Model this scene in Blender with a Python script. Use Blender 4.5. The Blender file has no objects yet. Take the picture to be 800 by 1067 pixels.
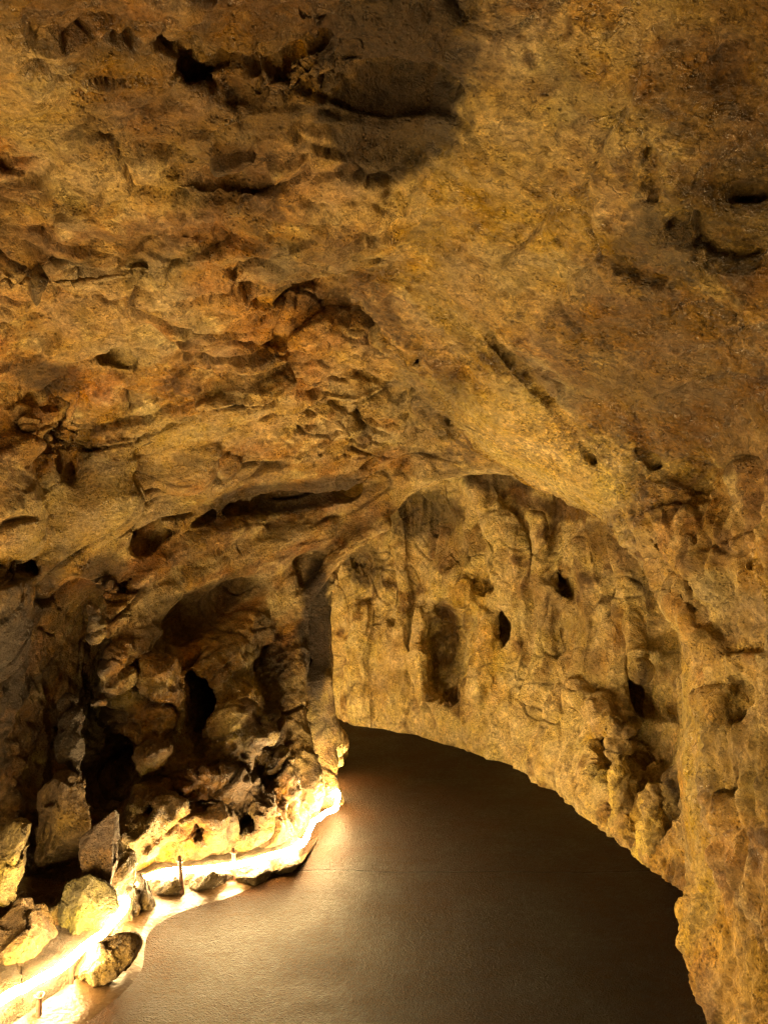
import bpy, bmesh, math, time
import numpy as np
from concurrent.futures import ThreadPoolExecutor
T0 = time.time()
F32 = np.float32
POOL = ThreadPoolExecutor(4)

# ------------------------------------------------------------------ camera
CAM = np.array([0.0, 0.0, 1.55]); PITCH = math.radians(4.0); FPX = 791.0
FWD = np.array([0, math.cos(PITCH), math.sin(PITCH)]); UPV = np.array([0, -math.sin(PITCH), math.cos(PITCH)])
RGT = np.array([1.0, 0, 0])
def ray(u, v):
    return FWD + RGT*((u-400)/FPX) + UPV*((533.5-v)/FPX)
def ground(u, v, z=0.0):
    d = ray(u, v); return CAM + d*((z-CAM[2])/d[2])
def aty(u, v, y):
    d = ray(u, v); return CAM + d*(y/d[1])

# ------------------------------------------------------------------ noise
_rs = np.random.RandomState(7)
PERM = np.concatenate([_rs.permutation(256)]*3).astype(np.int32)
_g = _rs.normal(size=(256, 3)); GRAD = (_g/np.linalg.norm(_g, axis=1)[:, None]).astype(F32)
def chunked(fn, p, width=1, size=60000):
    n = len(p); out = np.empty((n, width) if width > 1 else n, F32)
    def job(a):
        out[a:a+size] = fn(p[a:a+size])
    list(POOL.map(job, range(0, n, size)))
    return out
def _pn(p):
    i = np.floor(p).astype(np.int32); f = p - i; i &= 255
    w = f*f*f*(f*(f*6-15)+10)
    px = (PERM[i[:, 0]], PERM[i[:, 0]+1]); r = 0
    for a in (0, 1):
        wa = w[:, 0] if a else 1-w[:, 0]
        for b in (0, 1):
            pb = PERM[px[a]+i[:, 1]+b]; wb = wa*(w[:, 1] if b else 1-w[:, 1])
            for c in (0, 1):
                g = GRAD[PERM[pb+i[:, 2]+c]]
                dot = g[:, 0]*(f[:, 0]-a)+g[:, 1]*(f[:, 1]-b)+g[:, 2]*(f[:, 2]-c)
                r = r + dot*wb*(w[:, 2] if c else 1-w[:, 2])
    return r*1.5
def noise(p, scale, seed=0, stretch=(1, 1, 1)):
    s = np.array(stretch, F32)*F32(scale); o = F32(seed*17.31+100)
    return chunked(lambda q: _pn(q*s+o), p)
def fbm(p, scale, oct=3, seed=0, stretch=(1, 1, 1), ridged=False):
    r = 0; a = 1.0; t = 0
    for k in range(oct):
        n = noise(p, scale*2.03**k, seed+k*3, stretch)
        r = r + a*((1-2*np.abs(n)) if ridged else n); t += a; a *= .5
    return r/t
def _vor(q):
    i = np.floor(q).astype(np.int32); f = q-i
    n = len(q); f1 = np.full(n, 9, F32); f2 = np.full(n, 9, F32)
    cid = np.zeros(n, np.int32); vec = np.zeros((n, 3), F32)
    for a in (-1, 0, 1):
        for b in (-1, 0, 1):
            for c in (-1, 0, 1):
                h = PERM[PERM[PERM[(i[:, 0]+a) & 255]+((i[:, 1]+b) & 255)]+((i[:, 2]+c) & 255)]
                o = np.array([a, b, c], F32)+.5+GRAD[h]*.48-f
                d = (o*o).sum(1)
                lt = d < f1
                f2 = np.where(lt, f1, np.minimum(f2, d)); f1 = np.where(lt, d, f1)
                cid = np.where(lt, h, cid); vec[lt] = o[lt]
    return np.stack([np.sqrt(f1), np.sqrt(f2), cid, vec[:, 0], vec[:, 1], vec[:, 2]], 1)
def voronoi(p, scale, seed=0, stretch=(1, 1, 1)):
    s = np.array(stretch, F32)*F32(scale); o = F32(seed*11.7+50)
    return chunked(lambda q: _vor(q*s+o), p, 6)
def sstep(a, b, x):
    t = np.clip((x-a)/(b-a), 0, 1); return t*t*(3-2*t)
def smin(a, b, k):
    if k <= 0: return np.minimum(a, b)
    h = np.maximum(k-np.abs(a-b), 0)/k
    return np.minimum(a, b)-h*h*k*.25
def smax(a, b, k): return -smin(-a, -b, k)

# ------------------------------------------------------------------ plan of the passage
def G(u, v, z=0): p = ground(u, v, z); return (p[0], p[1])
ROPE_Z = 0.125
rope_px = [(0, 1046), (30, 1028), (62, 1007), (104, 975), (127, 949), (134, 926), (150, 911), (190, 903), (240, 897), (288, 889), (314, 881),
           (322, 868), (329, 851), (340, 840), (351, 832)]
rope_xy = [(-1.49, .3), (-1.47, .75), (-1.45, 1.15), (-1.42, 1.55), (-1.38, 1.95)] + [G(u, v, ROPE_Z) for u, v in rope_px]
rope_xy += [(-.335, 5.22), (-.48, 5.6), (-.85, 6.0), (-1.6, 6.25), (-2.6, 6.35), (-3.3, 6.35)]
left_floor = []
for k, (x, y) in enumerate(rope_xy):
    a = np.array(rope_xy[max(k-1, 0)]); b = np.array(rope_xy[min(k+1, len(rope_xy)-1)])
    t = (b-a)/np.linalg.norm(b-a); nrm = np.array([-t[1], t[0]])
    off = {4: .22, 5: .34, 6: .38, 7: .38, 8: .34, 9: .22}.get(k, .09 if k > 18 else .12)
    left_floor.append((x+nrm[0]*off, y+nrm[1]*off))
right_floor = [(1.5, -3.7), (1.35, -1.6), (1.2, 0), (1.15, 1.5), G(745, 1067), G(738, 1000), G(722, 945), G(690, 912), G(660, 885), G(600, 835), G(560, 812),
               G(520, 793), G(470, 776), G(430, 765), G(347, 750), (-1.6, 8.0), (-3.7, 8.2)]
floor_poly = right_floor[::-1] + [(-1.1, -3.7), (-1.4, -2)] + left_floor
mid_right = [(1.6, -3.8), (1.5, -1.7), (1.45, 0), (1.35, 1.5), (1.30, 2.4), (1.30, 2.9), (1.36, 3.35), (1.80, 3.70), (1.9, 4.3), (1.68, 5.2), (1.15, 6.3), (.35, 7.4),
             (-.6, 7.9), (-1.6, 8.15), (-3.8, 8.3)]
mid_left = [(-1.6, -3.8), (-1.9, -1.7), (-2.0, 0), (-1.95, 1.2), (-1.85, 2.2), (-1.75, 3.0), (-1.70, 3.5), (-1.45, 3.95), (-1.1, 4.4), (-.85, 4.8), (-.56, 5.05), (-.40, 5.22),
            (-.52, 5.6), (-.95, 6.0), (-1.7, 6.2), (-3.8, 6.3)]
mid_poly = mid_right[::-1] + mid_left
XMIN, XMAX, YMIN, YMAX, ZMIN, ZMAX = -4.1, 2.9, -4.2, 9.0, -.18, 3.5
gs = .03
gx = np.arange(XMIN, XMAX, gs); gy = np.arange(YMIN, YMAX, gs)
GX, GY = np.meshgrid(gx, gy, indexing='ij')
def sdpoly(P, X, Y):
    P = np.array(P); d = np.full(X.shape, 1e9); sgn = np.ones(X.shape); best = np.zeros(X.shape, int)
    n = len(P)
    for i in range(n):
        a = P[i]; b = P[i-1]; ex, ey = b-a; wx, wy = X-a[0], Y-a[1]
        t = np.clip((wx*ex+wy*ey)/(ex*ex+ey*ey), 0, 1)
        dd = (wx-ex*t)**2+(wy-ey*t)**2; lt = dd < d; d = np.where(lt, dd, d); best = np.where(lt, i, best)
        c1 = Y >= a[1]; c2 = Y < b[1]; c3 = ex*wy > ey*wx
        fl = (c1 & c2 & c3) | (~c1 & ~c2 & ~c3); sgn = np.where(fl, -sgn, sgn)
    return np.sqrt(d)*sgn, best
def blur(a, n):
    for _ in range(n):
        p = np.pad(a, 1, mode='edge'); a = (p[1:-1, 1:-1]*2+p[2:, 1:-1]+p[:-2, 1:-1]+p[1:-1, 2:]+p[1:-1, :-2])/6
    return a
SD0, _ = sdpoly(floor_poly, GX, GY); SD0 = blur(SD0, 3)
SD1, best = sdpoly(mid_poly, GX, GY); SD1 = blur(SD1, 8)
SIDE = np.where(best < len(mid_right)-1, np.where(best < 4, 2, 1), 0)      # 0 left, 1 right, 2 back
# ceiling height control points
hp = np.array([(0, -3.5, 2.6), (0, -1.5, 2.75), (0, 0, 2.85), (0, 1.7, 2.92), (-1.2, 1.7, 2.75), (1, 1.7, 2.9), (0, 3, 2.75), (-1.2, 3, 2.55), (0, 3.9, 2.55), (-.8, 4, 2.35),
               (.2, 4.6, 2.32), (-.4, 4.8, 2.1), (.8, 4.5, 2.4), (.4, 5.5, 2.75), (.9, 5.2, 2.7), (1.3, 4.6, 2.5), (0, 6.3, 2.7), (.6, 6.2, 2.6), (0, 7.2, 2.55), (-1.3, 7, 2.5), (-3, 7.3, 2.5), (0.1, 5.6, 2.6), (1.4, 4.0, 2.3), (1.3, 3, 2.6)])
W = 0; HH = 0
for x, y, h in hp:
    w = 1/(((GX-x)**2+(GY-y)**2)+.05)**1.8; W = W+w; HH = HH+w*h
HH = HH/W
def grid2(A, p):
    fx = np.clip((p[:, 0]-XMIN)/gs, 0, len(gx)-1.001); fy = np.clip((p[:, 1]-YMIN)/gs, 0, len(gy)-1.001)
    i = fx.astype(int); j = fy.astype(int); a = fx-i; b = fy-j
    return (A[i, j]*(1-a)*(1-b)+A[i+1, j]*a*(1-b)+A[i, j+1]*(1-a)*b+A[i+1, j+1]*a*b).astype(F32)

# sloping slab: two faces and an end
def plane(a, b, c, up=True):
    n = np.cross(b-a, c-a); n /= np.linalg.norm(n)
    if (n[2] < 0) == up: n = -n
    return n, float(n@a)
S1 = aty(430, 365, 3.35); S2 = aty(642, 532, 3.7); S4 = aty(500, 0, 1.75); SA = aty(505, 478, 4.8)
PL1 = plane(S1, S2, S4); PL2 = plane(S1, S2, SA)
E1 = aty(470, 470, 5.0)[:2]; E2 = aty(690, 590, 3.55)[:2]
en = np.array([-(E2-E1)[1], (E2-E1)[0]]); en /= np.linalg.norm(en)
if en[1] < 0: en = -en
def parts(p):
    """base solid pieces (positive = air)"""
    z = p[:, 2]
    t = sstep(0.0, 1.25, z)
    wall = grid2(SD0, p)*(1-t)+grid2(SD1, p)*t
    ceil = z-grid2(HH, p)
    kk = .95
    room = -smax(wall, ceil, kk)
    s1 = PL1[1]-p@PL1[0].astype(F32); s2 = PL2[1]-p@PL2[0].astype(F32)
    s3 = (p[:, 0]-E1[0])*F32(en[0])+(p[:, 1]-E1[1])*F32(en[1])
    slab = smax(smax(s1, s2, .04), s3, .06)
    return room, slab.astype(F32), wall, ceil
def base(p):
    r, s, _, _ = parts(p); return smin(r, s, .06)
def hit(u, v, off=0.0):
    d = ray(u, v); L = np.linalg.norm(d); d = d/L; t = .4
    for _ in range(160):
        s = float(base((CAM+d*t)[None].astype(F32))[0])
        if s < .002: break
        t += s*.7
        if t > 12: break
    return CAM+d*(t+off), t/L      # point, metres per FPX pixels
def nrm_at(p):
    e = .03; q = np.array([p+[e, 0, 0], p-[e, 0, 0], p+[0, e, 0], p-[0, e, 0], p+[0, 0, e], p-[0, 0, e]], F32); s = base(q)
    n = np.array([s[0]-s[1], s[2]-s[3], s[4]-s[5]]); return n/max(np.linalg.norm(n), 1e-6)

# ------------------------------------------------------------------ features: ('add'|'cut', bbox, sdf, k)
FEATS = []
def hit_now(u, v):
    d = ray(u, v); L = np.linalg.norm(d); d = d/L; t = .5
    for _ in range(140):
        q = (CAM+d*t)[None].astype(F32); sv = base(q); sv = sv+_pn(q*F32(1.1)+F32(31))*F32(.10)+_pn(q*F32(2.6)+F32(77))*F32(.05)
        for kind, lo, hi, sd, k, lab in FEATS:
            if ((q[0] >= lo) & (q[0] <= hi)).all():
                e = sd(q).astype(F32); sv = smin(sv, e, k) if kind == 'add' else smax(sv, -e, k)
        if sv[0] < .003: break
        t += float(sv[0])*.6
        if t > 12: break
    return CAM+d*t, t/L
def crack_now(pts, rad, k=.012, sink=.01):
    Pp = []; Rr = []
    for (u, v), r in zip(pts, rad):
        p, d = hit_now(u, v); Pp.append(p+ray(u, v)/np.linalg.norm(ray(u, v))*sink); Rr.append(max(r*d/FPX, .019))
    f_caps('cut', Pp, Rr, k)
def hollow_now(u, v, ru, rv, dep, roll=0, k=.02):
    p, d = hit_now(u, v); f_ell('cut', p, axes(roll), (ru*d/FPX, rv*d/FPX, dep), k)
def f_caps(kind, pts, rad, k=.04, lab=None):
    pts = [np.array(p, F32) for p in pts]
    rad = list(rad) if hasattr(rad, '__len__') else [rad]*len(pts)
    m = max(rad)+k+.06
    lo = np.min(pts, 0)-m; hi = np.max(pts, 0)+m
    def sd(p):
        r = None
        for i in range(len(pts)-1):
            a, b = pts[i], pts[i+1]; ba = b-a; pa = p-a
            h = np.clip((pa@ba)/max(float(ba@ba), 1e-9), 0, 1)
            d = np.sqrt(((pa-h[:, None]*ba)**2).sum(1))-(rad[i]*(1-h)+rad[i+1]*h)
            r = d if r is None else smin(r, d, min(k, .03))
        return r
    FEATS.append((kind, lo, hi, sd, k, lab))
def f_ell(kind, c, ax, r, k=.05, lab=None):
    c = np.array(c, F32); A = np.array(ax, F32); r = np.array(r, F32)
    m = float(r.max())+k+.06
    def sd(p):
        q = (p-c)@A.T
        k0 = np.sqrt(((q/r)**2).sum(1)); k1 = np.sqrt(((q/(r*r))**2).sum(1))
        return k0*(k0-1)/np.maximum(k1, 1e-6)
    FEATS.append((kind, c-m, c+m, sd, k, lab))
def axes(roll):
    c, s = math.cos(math.radians(roll)), math.sin(math.radians(roll))
    return [RGT*c+UPV*s, -RGT*s+UPV*c, FWD]
def hollow(u, v, ru, rv, dep, roll=0, k=.05, off=0):
    """ellipsoidal hollow in the rock: pixel radii at its distance, depth in metres; roll counter-clockwise"""
    p, d = hit(u, v, off); f_ell('cut', p, axes(roll), (ru*d/FPX, rv*d/FPX, dep), k)
def bulge(u, v, ru, rv, dep, roll=0, k=.06, off=0):
    p, d = hit(u, v, off); f_ell('add', p, axes(roll), (ru*d/FPX, rv*d/FPX, dep), k)
def ridge(pts, rad, k=.05, off=0.0):
    P = []; R = []
    rad = rad if hasattr(rad, '__len__') else [rad]*len(pts)
    for (u, v), r in zip(pts, rad):
        p, d = hit(u, v, off); P.append(p); R.append(r*d/FPX)
    f_caps('add', P, R, k)
def crack(pts, rad, k=.02, off=0.0):
    P = []; R = []
    rad = rad if hasattr(rad, '__len__') else [rad]*len(pts)
    for (u, v), r in zip(pts, rad):
        p, d = hit(u, v, off); P.append(p+ray(u, v)/np.linalg.norm(ray(u, v))*.012); R.append(max(r*d/FPX, .021))
    f_caps('cut', P, R, k)
def shelf(pts, h, dep, k=.03, up=True):
    """an overhang: rock cut away on one side of a line, deepest right against it"""
    P = []; R = []
    for (u, v) in pts:
        p, d = hit(u, v); r = h*d/FPX; P.append(p+UPV*(r if up else -r)); R.append(r)
    f_caps('cut', P, R, k)


# --- the arch that divides the near chamber from the passage behind it
arch = [(360, 868, 5.05), (357, 835, 5.1), (350, 795, 5.18), (346, 750, 5.2), (345, 690, 5.2), (343, 630, 5.2), (352, 592, 5.2), (372, 566, 5.15), (398, 540, 5.1), (430, 512, 5.05), (480, 492, 4.95), (530, 492, 4.8), (582, 510, 4.5),
        (630, 540, 4.2), (668, 570, 3.95), (698, 610, 3.75), (711, 650, 3.62), (713, 720, 3.55), (711, 800, 3.5), (722, 860, 3.45), (734, 930, 3.42)]
ar = [.13, .11, .10, .10, .10, .10, .10, .12, .14, .16, .17, .17, .16, .15, .15, .14, .13, .12, .12, .11, .10]
AP = []
for i, (u, v, y) in enumerate(arch):
    a = np.array(arch[max(i-1, 0)][:2]); b = np.array(arch[min(i+1, len(arch)-1)][:2]); t = (b-a)/np.linalg.norm(b-a)
    r = ar[i]*FPX/y; AP.append(aty(u+t[1]*r, v-t[0]*r, y))
f_caps('add', AP[:9], ar[:9], .05)
f_caps('add', AP[8:], ar[8:], .13)
f_caps('add', [aty(640, 478, 3.56), aty(700, 532, 3.24), aty(770, 596, 2.9)], [.17, .17, .15], .16)
f_caps('add', [aty(640, 505, 3.95), aty(690, 560, 3.72), aty(722, 620, 3.5)], [.16, .16, .13], .12)
f_caps('add', [aty(600, 480, 3.9), aty(655, 540, 3.6), aty(712, 612, 3.3), aty(760, 668, 2.95), aty(840, 740, 2.5)], [.10, .10, .10, .10, .10], .03)
f_ell('add', aty(58, 1000, 3.28), np.eye(3), (.30, .17, .22), .1); f_ell('add', aty(104, 935, 3.42), np.eye(3), (.17, .14, .26), .1)
f_ell('cut', (.50, 5.85, 2.0), np.eye(3), (.95, .80, 1.0), .08)
f_ell('cut', (1.42, 4.62, 1.35), np.eye(3), (.52, .72, 1.15), .06)
# --- left ceiling: long pale ledge, lip, hollows and cracks
ridge([(-30, 300), (80, 292), (150, 285), (210, 272), (270, 258), (335, 238)], [5, 5, 4, 4, 5, 6], .02)
crack([(60, 276), (120, 262), (170, 250), (230, 245)], [8, 14, 16, 8], .05, .02)
ridge([(288, 285), (320, 271), (380, 264), (405, 285)], [8, 7, 7, 8], .03)
crack([(290, 305), (325, 296), (380, 284)], [13, 12, 9], .02, .02)
crack([(290, 315), (280, 360)], [7, 5], .02)
hollow(240, 70, 62, 14, .16, -10, .03); hollow(300, 40, 40, 12, .14, 25, .03)
hollow(412, 100, 72, 46, .10, 15, .04); hollow(450, 95, 30, 40, .07, 0, .03)
hollow(15, 168, 34, 11, .16, 5, .02); hollow(235, 184, 55, 9, .12, -4, .02); hollow(120, 40, 25, 12, .12, 40)
hollow(15, 380, 32, 14, .14, 0, .03); hollow(126, 376, 26, 7, .05, -14, .03)
crack([(80, 106), (112, 134)], [6, 5]); crack([(300, 100), (360, 62)], [6, 8], .03); crack([(160, 150), (200, 120), (240, 105)], [5, 7, 5], .03)
crack([(400, 318), (428, 322)], [5, 5]); hollow(352, 346, 48, 20, .09, 12, .03); hollow(180, 235, 60, 14, .06, 8)
bulge(330, 330, 35, 30, .06, 20); bulge(360, 400, 50, 26, .07, -25); bulge(250, 400, 60, 30, .06, 10)
# --- left wall, upper
crack([(63, 420), (58, 470), (48, 524)], [8, 10, 7], .012, .07); hollow(86, 480, 17, 31, .28, -15, .015); crack([(151, 450), (156, 480), (150, 515)], [5, 8, 5], .012, .05)
hollow(154, 562, 12, 20, .22, -25, .015); hollow(168, 556, 10, 8, .12, 20, .015); crack([(139, 538), (141, 580)], [7, 6], .01, .06)
bulge(92, 535, 64, 36, .15, 22, .03); bulge(112, 478, 30, 55, .10, -10, .04); bulge(190, 480, 40, 40, .10, 20, .04); bulge(212, 500, 45, 22, .08, 30, .04)
bulge(20, 450, 30, 28, .10); bulge(60, 655, 46, 44, .10, 30, .04)
crack([(20, 640), (60, 628), (120, 612), (165, 592)], [4, 4, 4, 3], .01)
# long dark recess under the ceiling, and the folds that sweep down from the arch
crack([(212, 530), (260, 520), (310, 517), (360, 507), (402, 490)], [10, 17, 19, 17, 9], .015, .10)
crack([(175, 556), (215, 536)], [8, 10], .02, .05)
ridge([(100, 668), (166, 588), (215, 560), (270, 545)], [9, 10, 10, 8], .03, -.02)
ridge([(140, 650), (165, 624), (215, 592), (255, 578), (330, 552), (385, 518), (430, 494), (485, 480)], [14, 17, 20, 21, 20, 18, 14, 10], .10, .025)
ridge([(160, 659), (120, 686), (78, 716)], [11, 13, 10], .02, -.05); ridge([(134, 704), (106, 720), (78, 748)], [9, 11, 9], .02, -.05)
ridge([(92, 672), (80, 696), (66, 726)], [8, 8, 7], .02, -.04); crack([(128, 672), (92, 690)], [7, 8], .01, .05); crack([(118, 708), (88, 722)], [6, 7], .01, .05)
hollow(198, 645, 44, 24, .17, 36, .05); ridge([(286, 590), (276, 620), (258, 655), (218, 695), (190, 715)], [15, 20, 26, 24, 16], .10, .03)
crack([(292, 610), (278, 650), (264, 690), (272, 730)], [7, 9, 9, 7], .04, .03)
ridge([(296, 602), (308, 655), (303, 690), (300, 728), (311, 795), (325, 836)], [13, 16, 18, 16, 15, 11], .07, -.01)
bulge(325, 602, 30, 26, .10, 40, .02); crack([(338, 606), (328, 640), (323, 690)], [6, 8, 6], .02, .03)
ridge([(330, 710), (334, 760), (342, 824)], [16, 18, 17], .03, -.02); crack([(312, 720), (318, 760), (328, 812)], [5, 6, 5], .012, .05)
hollow(204, 746, 17, 44, .9, 12, .015); bulge(165, 728, 28, 44, .12, 0, .04); bulge(244, 722, 24, 15, .10, -28, .025); bulge(250, 775, 36, 44, .10)
hollow(128, 775, 30, 26, .16, 20, .06); hollow(108, 752, 22, 18, .25, 0, .03); bulge(150, 790, 30, 16, .08, 20, .03)
hollow(170, 812, 30, 9, .10, -10, .02); hollow(235, 842, 34, 14, .14, -5, .02); bulge(296, 822, 15, 42, .09, 0, .025); hollow(272, 800, 18, 38, .14, -10, .02); bulge(284, 762, 12, 22, .08, 0, .02)
bulge(165, 850, 34, 26, .07); bulge(220, 862, 25, 18, .06); hollow(205, 868, 11, 11, .10, 0, .015); hollow(160, 842, 9, 9, .08, 0, .01); hollow(255, 858, 12, 10, .1, 0, .015); bulge(238, 815, 20, 16, .08, 0, .02)
hollow(188, 780, 16, 12, .12, 0, .02); bulge(205, 815, 22, 15, .08, 15, .02); hollow(300, 850, 10, 16, .1, 0, .015); bulge(150, 880, 20, 14, .06)
# --- dark alcove in the left wall and the drip-shaped mass above it
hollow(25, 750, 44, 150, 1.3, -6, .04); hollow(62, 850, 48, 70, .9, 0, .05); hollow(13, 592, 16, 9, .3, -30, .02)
bulge(12, 540, 30, 46, .22, 0, .04, -.05); bulge(20, 565, 16, 14, .16, 0, .03, -.08); bulge(4, 650, 22, 60, .2, -8, .04, -.05); bulge(2, 490, 25, 40, .15)
ridge([(75, 735), (72, 780), (80, 810)], [9, 9, 4], .03, -.02)
# --- sloping slab and its foot
crack([(512, 352), (545, 388), (580, 428), (622, 484), (660, 530)], [7, 9, 7, 6, 4], .012); crack([(432, 372), (462, 425), (488, 470)], [5, 5, 5], .012); bulge(448, 415, 22, 55, .07, 28, .02)
crack([(677, 160), (684, 202)], [5, 4], .01); hollow(775, 200, 32, 9, .12, -8, .02); ridge([(690, 185), (740, 205), (800, 235)], [8, 8, 8], .04)
hollow(740, 250, 60, 30, .08, -20, .04); crack([(620, 268), (700, 300), (770, 330)], [3, 4, 3], .02); crack([(575, 60), (580, 40)], [5, 5], .02)
crack([(600, 235), (610, 195)], [3, 3], .01); hollow(760, 90, 35, 50, .09, 10, .05)
ridge([(718, 636), (760, 676), (830, 738)], [10, 11, 12], .04); hollow(775, 735, 22, 40, .08, 20, .04); ridge([(790, 735), (786, 800), (795, 860)], [8, 7, 7], .03)
ridge([(735, 760), (745, 800), (738, 850)], [14, 12, 8], .04); ridge([(728, 840), (745, 940), (752, 1060)], [7, 8, 9], .03); hollow(772, 830, 14, 40, .07, 10)
crack([(668, 470), (700, 500), (740, 520)], [3, 4, 3], .01); crack([(720, 560), (790, 590)], [3, 3], .01)
# --- far wall: columns, draperies, niches
ridge([(443, 640), (441, 690), (446, 730)], [9, 11, 9], .03); ridge([(470, 592), (486, 615), (500, 645)], [10, 13, 12], .03, -.03); ridge([(508, 650), (508, 690), (500, 720)], [12, 14, 12], .03, -.02)
hollow(466, 678, 29, 58, .6, 0, .03); hollow(462, 716, 22, 20, .7, 0, .03); hollow(484, 650, 14, 26, .4, -15, .03); hollow(527, 660, 12, 23, .7, 0, .012); hollow(581, 612, 21, 19, .45, 0, .02)
hollow(374, 588, 15, 14, .22, 0, .03); hollow(505, 608, 16, 12, .2, -30, .02); hollow(440, 540, 55, 30, .12, 10, .08); hollow(548, 545, 14, 12, .15); hollow(410, 620, 12, 40, .08, 5)
ridge([(493, 508), (520, 545), (540, 580), (548, 640), (535, 690)], [9, 12, 12, 10, 8], .09, .02)
ridge([(518, 540), (535, 565), (525, 590)], [11, 10, 7], .06, -.01)
ridge([(560, 540), (568, 600), (575, 650), (562, 710), (545, 750)], [9, 9, 10, 10, 9], .09, .025)
ridge([(612, 575), (616, 640), (598, 700), (580, 740)], [9, 9, 9, 8], .09, .02)
ridge([(652, 560), (654, 630), (662, 680), (672, 700)], [10, 10, 10, 8], .08, .01); ridge([(595, 715), (620, 740), (640, 765)], [10, 12, 10], .05, -.02)
ridge([(470, 560), (465, 590)], [6, 5], .03); ridge([(415, 560), (420, 620), (418, 690)], [7, 7, 8], .04); ridge([(375, 640), (378, 700), (376, 745)], [12, 14, 14], .10, .03)
hollow(640, 610, 12, 40, .1, 0, .04); hollow(585, 660, 10, 40, .1, 10, .03)
ridge([(636, 850), (655, 868), (690, 900)], [12, 12, 10], .04)


hollow_now(686, 742, 20, 66, 1.0, 4); hollow_now(668, 792, 32, 28, .8); hollow_now(683, 602, 11, 26, .5, 12); crack_now([(704, 616), (742, 664), (800, 726)], [6, 8, 7])
crack_now([(510, 350), (545, 388), (580, 428), (622, 484), (650, 520), (700, 585)], [5, 8, 6, 5, 4, 4]); crack_now([(430, 366), (455, 415), (488, 472)], [4, 4, 4])
crack_now([(677, 160), (681, 182), (684, 204)], [5, 5, 4]); crack_now([(622, 268), (690, 296), (770, 332)], [4, 5, 4]); crack_now([(668, 470), (705, 500), (745, 522)], [4, 5, 4]); crack_now([(720, 560), (790, 592)], [4, 4])
crack_now([(0, 170), (45, 160)], [10, 6], .015, .04); crack_now([(170, 182), (230, 188), (288, 184)], [6, 9, 6], .015, .03); crack_now([(150, 30), (200, 70), (250, 70), (300, 62)], [8, 12, 10, 7], .02, .03); crack_now([(270, 90), (310, 60), (345, 30)], [8, 10, 8], .02, .03)
crack_now([(82, 104), (112, 134)], [7, 5], .01, .03)
f_caps('cut', [aty(350, 590, 5.10), aty(336, 615, 5.06), aty(327, 650, 5.04), aty(323, 705, 5.02)], [.03, .045, .055, .03], .03)
f_caps('add', [aty(400, 545, 5.0), aty(372, 562, 4.99), aty(346, 585, 4.98), (aty(322, 618, 4.97)), aty(309, 655, 4.96), aty(305, 700, 4.94)], [.05, .045, .045, .045, .05, .05], .05)

def solid(p):
    s = base(p)
    # broad undulation
    s = s+chunked(lambda q: _pn(q*F32(1.1)+F32(31))*F32(.10)+_pn(q*F32(2.6)+F32(77))*F32(.05), p)
    for kind, lo, hi, sd, k, lab in FEATS:
        m = ((p >= lo) & (p <= hi)).all(1)
        if not m.any(): continue
        idx = np.nonzero(m)[0]; d = sd(p[idx]).astype(F32)
        s[idx] = smin(s[idx], d, k) if kind == 'add' else smax(s[idx], -d, k)
    return s
print('features', len(FEATS), time.time()-T0)

# ------------------------------------------------------------------ polygonise (surface nets on active blocks)
VOX = .0195; B = 8
nb = [int(math.ceil((b-a)/(VOX*B))) for a, b in ((XMIN, XMAX), (YMIN, YMAX), (ZMIN, ZMAX))]
org = np.array([XMIN, YMIN, ZMIN], F32)
ci = np.stack(np.meshgrid(*[np.arange(n) for n in nb], indexing='ij'), -1).reshape(-1, 3)
cs = solid((org+(ci+.5)*VOX*B).astype(F32))
act = np.abs(cs) < VOX*B*.87+.10
D = np.empty([n*B for n in nb], F32)
D[:] = np.repeat(np.repeat(np.repeat(np.where(cs > 0, 1, -1).reshape(nb).astype(F32), B, 0), B, 1), B, 2)
loc = np.stack(np.meshgrid(*[np.arange(B)]*3, indexing='ij'), -1).reshape(-1, 3)
ab = ci[act]
vi = (ab[:, None, :]*B+loc[None]).reshape(-1, 3)
vs = solid((org+vi*F32(VOX)).astype(F32))
D[vi[:, 0], vi[:, 1], vi[:, 2]] = vs
print('field', D.shape, len(vi), time.time()-T0)
neg = D < 0
cnt = sum(neg[a:D.shape[0]-1+a, b:D.shape[1]-1+b, c:D.shape[2]-1+c].astype(np.int8) for a in (0, 1) for b in (0, 1) for c in (0, 1))
cells = np.argwhere((cnt > 0) & (cnt < 8))
cidx = np.full(cnt.shape, -1, np.int32); cidx[tuple(cells.T)] = np.arange(len(cells))
acc = np.zeros((len(cells), 3), F32); num = np.zeros(len(cells), F32)
corn = {(a, b, c): D[cells[:, 0]+a, cells[:, 1]+b, cells[:, 2]+c] for a in (0, 1) for b in (0, 1) for c in (0, 1)}
for ax in range(3):
    for q in ((0, 0), (0, 1), (1, 0), (1, 1)):
        a = list(q); a.insert(ax, 0); b = list(q); b.insert(ax, 1)
        da, db = corn[tuple(a)], corn[tuple(b)]; cr = (da < 0) != (db < 0)
        t = np.where(cr, da/np.where(cr, da-db, 1), 0)
        pt = np.tile(np.array(a, F32), (len(cells), 1)); pt[:, ax] = t
        acc += pt*cr[:, None]; num += cr
V = org+(cells+acc/num[:, None])*F32(VOX)
quads = []
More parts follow.
